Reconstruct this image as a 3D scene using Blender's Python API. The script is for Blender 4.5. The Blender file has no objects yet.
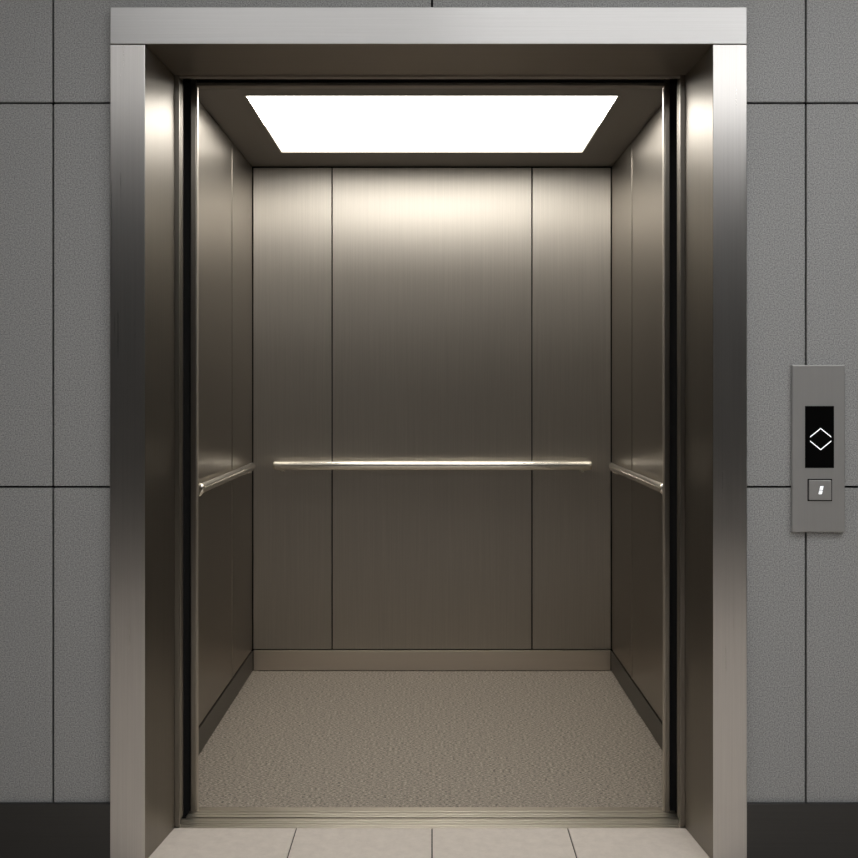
import bpy, bmesh, math
from mathutils import Vector
S=bpy.context.scene
try:
    S.view_settings.view_transform='Standard'
except Exception as e: print(e)
F=1056.0; CH=1.25; WD=2.82
def PX(px,D): return (px-432)*D/F
def PZ(py,D): return CH-(py-390)*D/F

# ---------------- materials
def newmat(n):
    m=bpy.data.materials.new(n); m.use_nodes=True
    nt=m.node_tree; return m,nt,nt.nodes['Principled BSDF']
def metal(n,col,rough,aniso=0.6,vertical=True,bump=0.04,var=0.12,dif=0.0):
    m,nt,b=newmat(n); N=nt.nodes; L=nt.links
    b.inputs['Metallic'].default_value=1.0-dif
    b.inputs['Anisotropic'].default_value=aniso
    g=N.new('ShaderNodeNewGeometry')
    c=N.new('ShaderNodeVectorMath'); c.operation='CROSS_PRODUCT'
    L.new(g.outputs['Normal'],c.inputs[0])
    c.inputs[1].default_value=(0.001,0.002,1) if vertical else (1,0.001,0.002)
    nn=N.new('ShaderNodeVectorMath'); nn.operation='NORMALIZE'
    L.new(c.outputs[0],nn.inputs[0]); L.new(nn.outputs[0],b.inputs['Tangent'])
    tc=N.new('ShaderNodeTexCoord'); mp=N.new('ShaderNodeMapping')
    mp.inputs['Scale'].default_value=(260,260,2.5) if vertical else (2.5,260,260)
    L.new(tc.outputs['Object'],mp.inputs[0])
    no=N.new('ShaderNodeTexNoise'); no.inputs['Scale'].default_value=1.0; no.inputs['Detail'].default_value=3
    L.new(mp.outputs[0],no.inputs['Vector'])
    r=N.new('ShaderNodeMapRange'); r.inputs['To Min'].default_value=rough-0.06; r.inputs['To Max'].default_value=rough+0.06
    L.new(no.outputs['Fac'],r.inputs['Value']); L.new(r.outputs[0],b.inputs['Roughness'])
    mx=N.new('ShaderNodeMix'); mx.data_type='RGBA'
    mx.inputs['A'].default_value=(*[x*(1-var) for x in col],1); mx.inputs['B'].default_value=(*[min(1,x*(1+var)) for x in col],1)
    L.new(no.outputs['Fac'],mx.inputs['Factor']); L.new(mx.outputs['Result'],b.inputs['Base Color'])
    return m
def speck(n,c1,c2,scale,rough,bump=0.1,mapping=(1,1,1),lo=0.35,hi=0.65):
    m,nt,b=newmat(n); N=nt.nodes; L=nt.links
    tc=N.new('ShaderNodeTexCoord'); mp=N.new('ShaderNodeMapping'); mp.inputs['Scale'].default_value=mapping
    L.new(tc.outputs['Object'],mp.inputs[0])
    no=N.new('ShaderNodeTexNoise'); no.inputs['Scale'].default_value=scale; no.inputs['Detail'].default_value=4; no.inputs['Roughness'].default_value=0.7
    L.new(mp.outputs[0],no.inputs['Vector'])
    r=N.new('ShaderNodeValToRGB'); r.color_ramp.elements[0].position=lo; r.color_ramp.elements[1].position=hi
    r.color_ramp.elements[0].color=(*c1,1); r.color_ramp.elements[1].color=(*c2,1)
    L.new(no.outputs['Fac'],r.inputs[0]); L.new(r.outputs[0],b.inputs['Base Color'])
    b.inputs['Roughness'].default_value=rough
    bp=N.new('ShaderNodeBump'); bp.inputs['Strength'].default_value=bump; bp.inputs['Distance'].default_value=0.002
    L.new(no.outputs['Fac'],bp.inputs['Height']); L.new(bp.outputs[0],b.inputs['Normal'])
    return m
def plain(n,col,rough=0.6,metallic=0):
    m,nt,b=newmat(n); b.inputs['Base Color'].default_value=(*col,1); b.inputs['Roughness'].default_value=rough; b.inputs['Metallic'].default_value=metallic
    return m
def emis(n,col,st):
    m,nt,b=newmat(n); b.inputs['Base Color'].default_value=(*col,1)
    b.inputs['Emission Color'].default_value=(*col,1); b.inputs['Emission Strength'].default_value=st
    return m
M_wall=speck('grey_wall_panel',(0.18,0.187,0.189),(0.57,0.58,0.583),300,0.6,0.2,lo=.34,hi=.66)
M_joint=plain('dark_joint',(0.006,0.006,0.006),0.9)
M_base=metal('dark_baseboard_metal',(0.10,0.10,0.10),0.42,0.3,False)
M_frame=metal('brushed_steel',(0.68,0.665,0.65),0.30,0.65,True,var=0.1)
M_frameh=metal('brushed_steel_horizontal',(0.60,0.60,0.60),0.38,0.6,False,var=0.1)
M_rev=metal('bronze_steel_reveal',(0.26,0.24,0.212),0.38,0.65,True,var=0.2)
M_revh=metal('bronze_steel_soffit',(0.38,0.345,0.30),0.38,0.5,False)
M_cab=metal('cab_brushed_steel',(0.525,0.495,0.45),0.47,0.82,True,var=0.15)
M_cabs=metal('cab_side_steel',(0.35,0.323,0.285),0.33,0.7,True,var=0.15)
M_edge=metal('cab_edge_highlight',(0.60,0.56,0.50),0.4,0.4,True,var=0.1)  # edge highlight put into a lighter base colour
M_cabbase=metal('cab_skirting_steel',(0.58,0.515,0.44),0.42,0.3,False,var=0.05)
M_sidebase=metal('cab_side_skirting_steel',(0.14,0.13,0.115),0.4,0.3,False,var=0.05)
M_cceil=plain('cab_ceiling_paint',(0.20,0.18,0.157),0.45)
M_cfloor=speck('cab_vinyl_floor',(0.022,0.018,0.014),(0.62,0.545,0.455),100,0.5,0.3,(1,3.0,1),lo=.38,hi=.66)
M_tile=speck('beige_stone_tile',(0.63,0.575,0.52),(0.71,0.65,0.59),30,0.4,0.03)
M_rail=plain('polished_rail_steel',(0.88,0.84,0.76),0.25,1)
M_sill=metal('sill_aluminium',(0.68,0.63,0.55),0.33,0.3,False)
M_plate=metal('call_plate_steel',(0.42,0.42,0.415),0.45,0.3,True,var=0.05,dif=0.6)
M_black=plain('display_glass_black',(0.002,0.002,0.002),0.35)
M_black.node_tree.nodes['Principled BSDF'].inputs['Specular IOR Level'].default_value=0.1
M_glow=emis('indicator_white',(0.9,0.92,0.95),0.8)
M_lampF=emis('cab_light_diffuser_boosted',(1.0,0.962,0.90),10.6)
M_lampB=emis('cab_light_diffuser_dimmed',(1.0,0.962,0.90),2.0)
M_lob=emis('lobby_fill_glow',(1.0,0.99,0.98),6)  # glow for the added fill panels, out of view
M_lceil=plain('lobby_ceiling_paint',(0.5,0.5,0.5),0.8)
M_lwall=plain('lobby_dark_wall',(0.045,0.044,0.042),0.7)

# ---------------- mesh helpers
def link(o,parent=None):
    S.collection.objects.link(o)
    if parent: o.parent=parent
    return o
def mk(name,verts,faces,mat,parent=None,bevel=0,seg=2):
    me=bpy.data.meshes.new(name); me.from_pydata(verts,[],faces)
    bm=bmesh.new(); bm.from_mesh(me); bmesh.ops.recalc_face_normals(bm,faces=bm.faces)
    bm.to_mesh(me); bm.free()
    me.materials.append(mat); o=bpy.data.objects.new(name,me)
    if bevel:
        md=o.modifiers.new('bevel','BEVEL'); md.width=bevel; md.segments=seg; md.limit_method='ANGLE'
    return link(o,parent)
BF=[(0,1,2,3),(4,5,6,7),(0,1,5,4),(1,2,6,5),(2,3,7,6),(3,0,4,7)]
def bv(x0,x1,y0,y1,z0,z1):
    return [(x0,y0,z0),(x1,y0,z0),(x1,y1,z0),(x0,y1,z0),(x0,y0,z1),(x1,y0,z1),(x1,y1,z1),(x0,y1,z1)]
def box(name,x0,x1,y0,y1,z0,z1,mat,parent=None,bevel=0):
    return mk(name,bv(x0,x1,y0,y1,z0,z1),BF,mat,parent,bevel)
def boxes(name,lst,mat,parent=None,bevel=0):
    V=[];Fc=[]
    for b in lst:
        k=len(V); V+=bv(*b); Fc+=[tuple(i+k for i in f) for f in BF]
    return mk(name,V,Fc,mat,parent,bevel)
def prism(name,poly,y0,y1,mat,parent=None,bevel=0): # poly in xz
    n=len(poly); V=[(x,y0,z) for x,z in poly]+[(x,y1,z) for x,z in poly]
    Fc=[tuple(range(n)),tuple(range(n,2*n))]+[(i,(i+1)%n,n+(i+1)%n,n+i) for i in range(n)]
    return mk(name,V,Fc,mat,parent,bevel)
def empty(name,loc=(0,0,0)):
    e=bpy.data.objects.new(name,None); e.empty_display_size=.1; return link(e)
def tube(name,pts,r,mat,parent=None,n=20):
    cu=bpy.data.curves.new(name,'CURVE'); cu.dimensions='3D'; cu.bevel_depth=r; cu.bevel_resolution=6; cu.use_fill_caps=True
    sp=cu.splines.new('POLY'); sp.points.add(len(pts)-1)
    for i,p in enumerate(pts): sp.points[i].co=(*p,1)
    cu.materials.append(mat); o=bpy.data.objects.new(name,cu); return link(o,parent)

# ---------------- key dimensions
yF=-0.0235; DF=WD+yF
yR=0.1955; DR=WD+yR
xl0,xl1=PX(110,DF),PX(145,DF); xr1,xr0=PX(713,DF),PX(747,DF)
zt0,zt1=PZ(7,DF),PZ(44,DF)
xlb,xrb,ztb=PX(175,DR),PX(685,DR),PZ(75,DR)
RX=3.0; RY=-5.2; RZ=3.03

# ---------------- lobby wall
ol,orr,ot=xl0+0.02,xr0-0.02,zt0-0.02
g=0.0028
wall=prism('wall_north',[(-RX,0),(ol,0),(ol,ot),(orr,ot),(orr,0),(RX,0),(RX,RZ),(-RX,RZ)],0.016,0.15,M_joint)
xL,xR=PX(53,WD),PX(806,WD); z1,z2=PZ(103,WD),PZ(487,WD); zb=PZ(802,WD); xm=0.0
def pan(n,x0,x1,z0,z1_):
    box(n,x0+g,x1-g,0,0.016,z0+g,z1_-g,M_wall,wall,0.0012)
for i,(a,b) in enumerate([(-RX,xL-1.0),(xL-1.0,xL),(xR,xR+1.0),(xR+1.0,RX)]):
    pan('panel_low_%d'%i,a,b,0.0,z2); pan('panel_mid_%d'%i,a,b,z2,z1); pan('panel_top_%d'%i,a,b,z1,RZ)
pan('panel_low_l',xL,ol+g,0,z2); pan('panel_mid_l',xL,ol+g,z2,z1)
pan('panel_low_r',orr-g,xR,0,z2); pan('panel_mid_r',orr-g,xR,z2,z1)
prism('panel_top_l',[(xL+g,z1+g),(ol,z1+g),(ol,ot),(xm-g,ot),(xm-g,RZ),(xL+g,RZ)],0,0.016,M_wall,wall,0.0012)
prism('panel_top_r',[(xR-g,z1+g),(orr,z1+g),(orr,ot),(xm+g,ot),(xm+g,RZ),(xR-g,RZ)],0,0.016,M_wall,wall,0.0012)
box('baseboard_west',-RX,xl0-0.001,-0.012,-0.0005,0,zb,M_base,None,0.0015)
box('baseboard_east',xr0+0.001,RX,-0.012,-0.0005,0,zb,M_base,None,0.0015)

# ---------------- lobby room
tw=0.3870; tl=0.78; tg=0.0016
T=[]
for j in range(7):
    y1=yR-j*tl-0.002; y0=max(RY,y1-tl+2*tg)
    for i in range(-8,8):
        x0=i*tw+tg; x1=(i+1)*tw-tg
        if j==0:
            if i<-3 or i>2:
                # only in front of the wall
                T.append((max(x0,-RX),min(x1,RX),y0,-0.001,-0.012,0)); continue
        T.append((max(x0,-RX),min(x1,RX),y0,y1,-0.012,0))
fl=boxes('floor',T,M_tile,None,0.0008)
box('grout_bed',-RX,RX,RY,yR,-0.05,-0.004,M_joint,fl)
ceil=box('ceiling',-RX,RX,RY,0.15,RZ,RZ+0.08,M_lceil)
box('wall_south',-RX,RX,RY-0.1,RY,0,RZ,M_lwall)
box('wall_west',-RX-0.1,-RX,RY,0.15,0,RZ,M_lwall)
box('wall_east',RX,RX+0.1,RY,0.15,0,RZ,M_lwall)
def lobby_fill(x,y,w,d,st):  # unseen glowing panel with rim, added to light the wall and frame reflections
    e=empty('ceiling_fill')
    m=M_lob.copy(); m.node_tree.nodes['Principled BSDF'].inputs['Emission Strength'].default_value=st
    box('fill_panel',x-w/2,x+w/2,y-d/2,y+d/2,RZ-0.018,RZ-0.012,m,e)
    boxes('fill_rim',[(x-w/2-.02,x+w/2+.02,y-d/2-.02,y-d/2,RZ-.03,RZ),(x-w/2-.02,x+w/2+.02,y+d/2,y+d/2+.02,RZ-.03,RZ),
       (x-w/2-.02,x-w/2,y-d/2,y+d/2,RZ-.03,RZ),(x+w/2,x+w/2+.02,y-d/2,y+d/2,RZ-.03,RZ)],M_plate,e)
for yy,dd,k in ((-1.5,1.0,1.0),(-3.3,1.3,.86)):
    for xx,ss in ((-1.95,0.9),(-.65,1.9),(.65,2.9),(1.95,4.2)):  # fill grows to the right to brighten that side of the frame
        lobby_fill(xx,yy,1.24,dd,ss*k)

# ---------------- door frame
fr=empty('elevator_door_frame')
h=0.0012
def jamb(n,xo,xi,xb):
    V=[(xo,yF,0),(xi,yF,0),(xb,yR,0),(xo,yR,0),(xo,yF,zt1-h),(xi,yF,zt1-h),(xb,yR,ztb-h),(xo,yR,ztb-h)]
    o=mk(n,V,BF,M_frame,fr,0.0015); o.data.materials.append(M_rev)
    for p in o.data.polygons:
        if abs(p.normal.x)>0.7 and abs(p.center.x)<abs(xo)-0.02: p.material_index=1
    return o
jamb('jamb_left',xl0,xl1,xlb); jamb('jamb_right',xr0,xr1,xrb)
V=[(xl0,yF,zt1),(xr0,yF,zt1),(xr0,yR,ztb),(xl0,yR,ztb),(xl0,yF,zt0),(xr0,yF,zt0),(xr0,yR,zt0),(xl0,yR,zt0)]
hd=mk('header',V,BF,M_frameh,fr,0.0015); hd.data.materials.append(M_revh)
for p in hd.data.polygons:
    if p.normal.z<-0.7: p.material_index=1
zs=PZ(77.5,DR)
boxes('stop_strips',[(-.86,PX(179,DR),yR+.002,yR+.018,0,zs+.2),(PX(680.5,DR),.86,yR+.002,yR+.018,0,zs+.2)],M_rev,fr,0.001)
box('stop_strip_head',PX(179,DR),PX(680.5,DR),yR+.002,yR+.018,zs,zs+.2,M_revh,fr,0.001)
ys=[(yR,.205),(.2085,.222),(.2255,.238),(.2415,.260)]
boxes('landing_sill',[(-.86,.86,a,b,-.02,0.001) for i,(a,b) in enumerate(ys) if i>0]+[(PX(179,DR),PX(680.5,DR),yR+.0005,.205,-.02,.001)],M_sill,fr,0.0008)
box('landing_sill_base',-.86,.86,yR+.0005,.262,-.04,-.006,M_joint,fr)
for n,x0,x1 in (('door_1',-1.45,PX(181.5,WD+.24)),('door_2',PX(678.5,WD+.24),1.45)):
    d=box(n,x0,x1,.235,.262,0.008,2.2,M_cabs,None,0.002)

# ---------------- cab
cab=empty('elevator_cab')
W=0.80; YB=1.88; ZC=PZ(166,4.7)
yc=0.30; DC=WD+yc
jl0,jl1=PX(190.5,DC),PX(196,DC); jr1,jr0=PX(665,DC),PX(670,DC)
zt=PZ(86,DC)
boxes('cab_jambs',[(jl0,jl1,yc,yc+.02,0.002,zt+.02),(jr1,jr0,yc,yc+.02,0.002,zt+.02)],M_cabs,cab,0.002)
boxes('cab_jamb_highlights',[(jl1-.001,jl1+.0035,yc+.004,yc+.02,0.002,zt-.0005),(jr1-.0035,jr1+.001,yc+.004,yc+.02,0.002,zt-.0005)],M_edge,cab,0.001)  # lighter strips drawn as the highlight along the jamb edges
box('cab_transom',jl0,jr0,yc,yc+.02,zt,zt+.010,M_revh,cab,0.001)
boxes('front_return',[(-W-.02,jl1-.001,yc+.0205,yc+.03,0.002,ZC),(jr1+.001,W+.02,yc+.0205,yc+.03,0.002,ZC),(jl1-.001,jr1+.001,yc+.0205,yc+.03,zt+.001,ZC)],M_cabs,cab)
boxes('hoistway_darkness',[(-1.0,jl0-.0005,yc+.01,yc+.06,-.03,ZC),(jr0+.0005,1.0,yc+.01,yc+.06,-.03,ZC),(-1.0,1.0,yc+.035,yc+.06,ZC,ZC+.1),(-1.0,1.0,yc+.01,yc+.0195,zt+.0105,ZC+.1)],M_joint,cab)  # black boxes stand in for the darkness seen through the door gaps
boxes('cab_sill',[(-.72,.72,.268,.284,-.02,.0015),(-.72,.72,.2875,.303,-.02,.0015),(-.72,.72,.3065,.338,-.02,.0025)],M_sill,cab,0.0008)
box('cab_sill_base',-.72,.72,.266,.338,-.04,-.006,M_joint,cab)
box('cab_floor',-W-.02,W+.02,.338,YB+.02,-.04,0.0,M_cfloor,cab)
bh=PZ(650,4.7); pg=0.003
boxes('shell',[(-W-.06,W+.06,YB+.016,YB+.05,-.04,ZC+.1),(-W-.06,-W-.016,.36,YB+.016,-.04,ZC+.1),(W+.016,W+.06,.36,YB+.016,-.04,ZC+.1)],M_joint,cab)
cg=.005
xs=[-W+cg-pg,PX(332,4.7),PX(532,4.7),W-cg+pg]
boxes('rear_panels',[(xs[i]+pg,xs[i+1]-pg,YB,YB+.015,bh+.004,ZC-.008) for i in range(3)],M_cab,cab,0.001)
boxes('rear_seam_backing',[(-W,W,YB+.0152,YB+.0158,0,ZC)],M_joint,cab)
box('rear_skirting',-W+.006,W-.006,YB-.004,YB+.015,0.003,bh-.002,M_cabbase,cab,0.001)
ysm=1.404
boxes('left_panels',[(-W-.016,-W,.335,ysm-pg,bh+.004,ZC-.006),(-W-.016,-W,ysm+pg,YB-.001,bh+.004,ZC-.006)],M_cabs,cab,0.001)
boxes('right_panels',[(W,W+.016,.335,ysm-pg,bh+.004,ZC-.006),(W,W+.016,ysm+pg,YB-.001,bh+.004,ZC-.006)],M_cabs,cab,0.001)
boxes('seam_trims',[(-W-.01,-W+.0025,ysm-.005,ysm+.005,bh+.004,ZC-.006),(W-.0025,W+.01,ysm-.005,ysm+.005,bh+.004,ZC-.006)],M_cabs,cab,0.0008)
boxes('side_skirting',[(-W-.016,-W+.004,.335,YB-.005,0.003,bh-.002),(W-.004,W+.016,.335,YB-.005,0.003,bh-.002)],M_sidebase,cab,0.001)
lx=.634; ly0=0.759*4.7-WD; ly1=.941*4.7-WD
boxes('cab_ceiling',[(-W-.016,W+.016,.33,ly0,ZC,ZC+.04),(-W-.016,W+.016,ly1,YB+.016,ZC,ZC+.04),(-W-.016,-lx,ly0,ly1,ZC,ZC+.04),(lx,W+.016,ly0,ly1,ZC,ZC+.04)],M_cceil,cab)
lp=empty('elevator_ceiling_light')
lym=ly0+(ly1-ly0)*.5
box('diffuser_front_boosted',-lx+.006,lx-.006,ly0+.006,lym,ZC+.004,ZC+.012,M_lampF,lp)  # one light panel, split by invention: stronger front half lowers rear wall highlight
box('diffuser_rear_dimmed',-lx+.006,lx-.006,lym,ly1-.006,ZC+.004,ZC+.012,M_lampB,lp)  # rear half dimmed for the same highlight shift
boxes('trim_ring',[(-lx,lx,ly0,ly0+.006,ZC-.003,ZC+.02),(-lx,lx,ly1-.006,ly1,ZC-.003,ZC+.02),(-lx,-lx+.006,ly0+.006,ly1-.006,ZC-.003,ZC+.02),(lx-.006,lx,ly0+.006,ly1-.006,ZC-.003,ZC+.02)],M_rail,lp)

def rail(name,p0,p1,wall_dir,rz=.019):
    e=empty(name)
    p0=Vector(p0);p1=Vector(p1); d=(p1-p0).normalized(); wd=Vector(wall_dir)
    me=bpy.data.meshes.new('bar'); bm=bmesh.new()
    n=28; Ln=(p1-p0).length; rw=.015
    st=[(0,.5),(.002,.78),(.006,.95),(.012,1),(Ln-.012,1),(Ln-.006,.95),(Ln-.002,.78),(Ln,.5)]
    rings=[]
    for t,s in st:
        rings.append([bm.verts.new(p0+d*t+wd*(rw*s*math.cos(a))+Vector((0,0,rz*s*math.sin(a)))) for a in [2*math.pi*k/n for k in range(n)]])
    for a,b in zip(rings,rings[1:]):
        for k in range(n):
            f=bm.faces.new((a[k],a[(k+1)%n],b[(k+1)%n],b[k])); f.smooth=True
    bm.faces.new(rings[0]); bm.faces.new(rings[-1])
    bmesh.ops.recalc_face_normals(bm,faces=bm.faces); bm.to_mesh(me); bm.free()
    me.materials.append(M_rail); link(bpy.data.objects.new('bar',me),e)
    for i,t in enumerate((.03,Ln-.03)):
        c=p0+d*t
        ln=wlen
        tube('bracket_%d'%i,[c-Vector((0,0,.012)),c+wd*(ln*.3)-Vector((0,0,.021)),c+wd*ln-Vector((0,0,.021))],.0075,M_rail,e)
        tube('rose_%d'%i,[c+wd*(ln-.004)-Vector((0,0,.021)),c+wd*(ln)-Vector((0,0,.021))],.015,M_rail,e)
Dh=4.62; zh=PZ(465.5,Dh)
wlen=YB-(Dh-WD)
rail('handrail',(PX(273,Dh),Dh-WD,zh),(PX(592,Dh),Dh-WD,zh),(0,1,0),.0205)
wlen=.024
ye=3.53-WD
rail('handrail',(-W+.024,ye,zh),(-W+.024,1.74,zh),(-1,0,0),.018)
rail('handrail',(W-.024,ye,zh),(W-.024,1.74,zh),(1,0,0),.018)

# ---------------- call panel
cp=empty('elevator_call_panel')
Dp=WD-.014; yp=-.014
def R(x0,x1,y0,y1,D=Dp): return PX(x0,D),PX(x1,D),PZ(y1,D),PZ(y0,D)
x0,x1,za,zb_=R(792.5,845,365,532)
box('plate',x0,x1,yp,-0.0005,za,zb_,M_plate,cp,0.002)
x0,x1,za,zb_=R(805,834,406,468)
box('display',x0,x1,yp-.0008,yp+.002,za,zb_,M_black,cp,0.0005)
def chev(n,pts):
    P=[(PX(a,Dp),PZ(b,Dp)) for a,b in pts]; t=.0022
    up=1 if P[1][1]>P[0][1] else -1
    poly=P+[(P[2][0],P[2][1]+up*t*1.4),(P[1][0],P[1][1]+up*t*1.4),(P[0][0],P[0][1]+up*t*1.4)]
    prism(n,poly,yp-.0016,yp-.0008,M_glow,cp)
chev('arrow_up',[(810,437.5),(820.5,429),(831,437.5)])
chev('arrow_down',[(810,440.5),(820.5,449),(831,440.5)])
x0,x1,za,zb_=R(807.5,832,479,501)
box('button_well',x0,x1,yp-.0006,yp+.002,za,zb_,M_black,cp)
x0,x1,za,zb_=R(808.5,831,480,500)
box('button',x0,x1,yp-.005,yp+.002,za,zb_,M_plate,cp,0.0018)
def q(n,pts):
    prism(n,[(PX(a,Dp),PZ(b,Dp)) for a,b in pts],yp-.0056,yp-.005,M_glow,cp)
q('glyph_a',[(819.6,486),(822.8,486),(822.0,489.6),(818.8,489.6)])
q('glyph_b',[(818.6,490.4),(821.8,490.4),(821.0,494),(817.8,494)])

# ---------------- world & camera
w=bpy.data.worlds.new('world'); S.world=w; w.use_nodes=True
w.node_tree.nodes['Background'].inputs[0].default_value=(.5,.52,.55,1); w.node_tree.nodes['Background'].inputs[1].default_value=.05
cam=bpy.data.cameras.new('camera'); co=bpy.data.objects.new('camera',cam); S.collection.objects.link(co)
co.location=(0,-WD,CH); co.rotation_euler=(math.pi/2,0,0)
cam.sensor_width=36; cam.lens=F/858*36; cam.shift_x=-3/858; cam.shift_y=-39/858; cam.clip_start=.05
S.camera=co
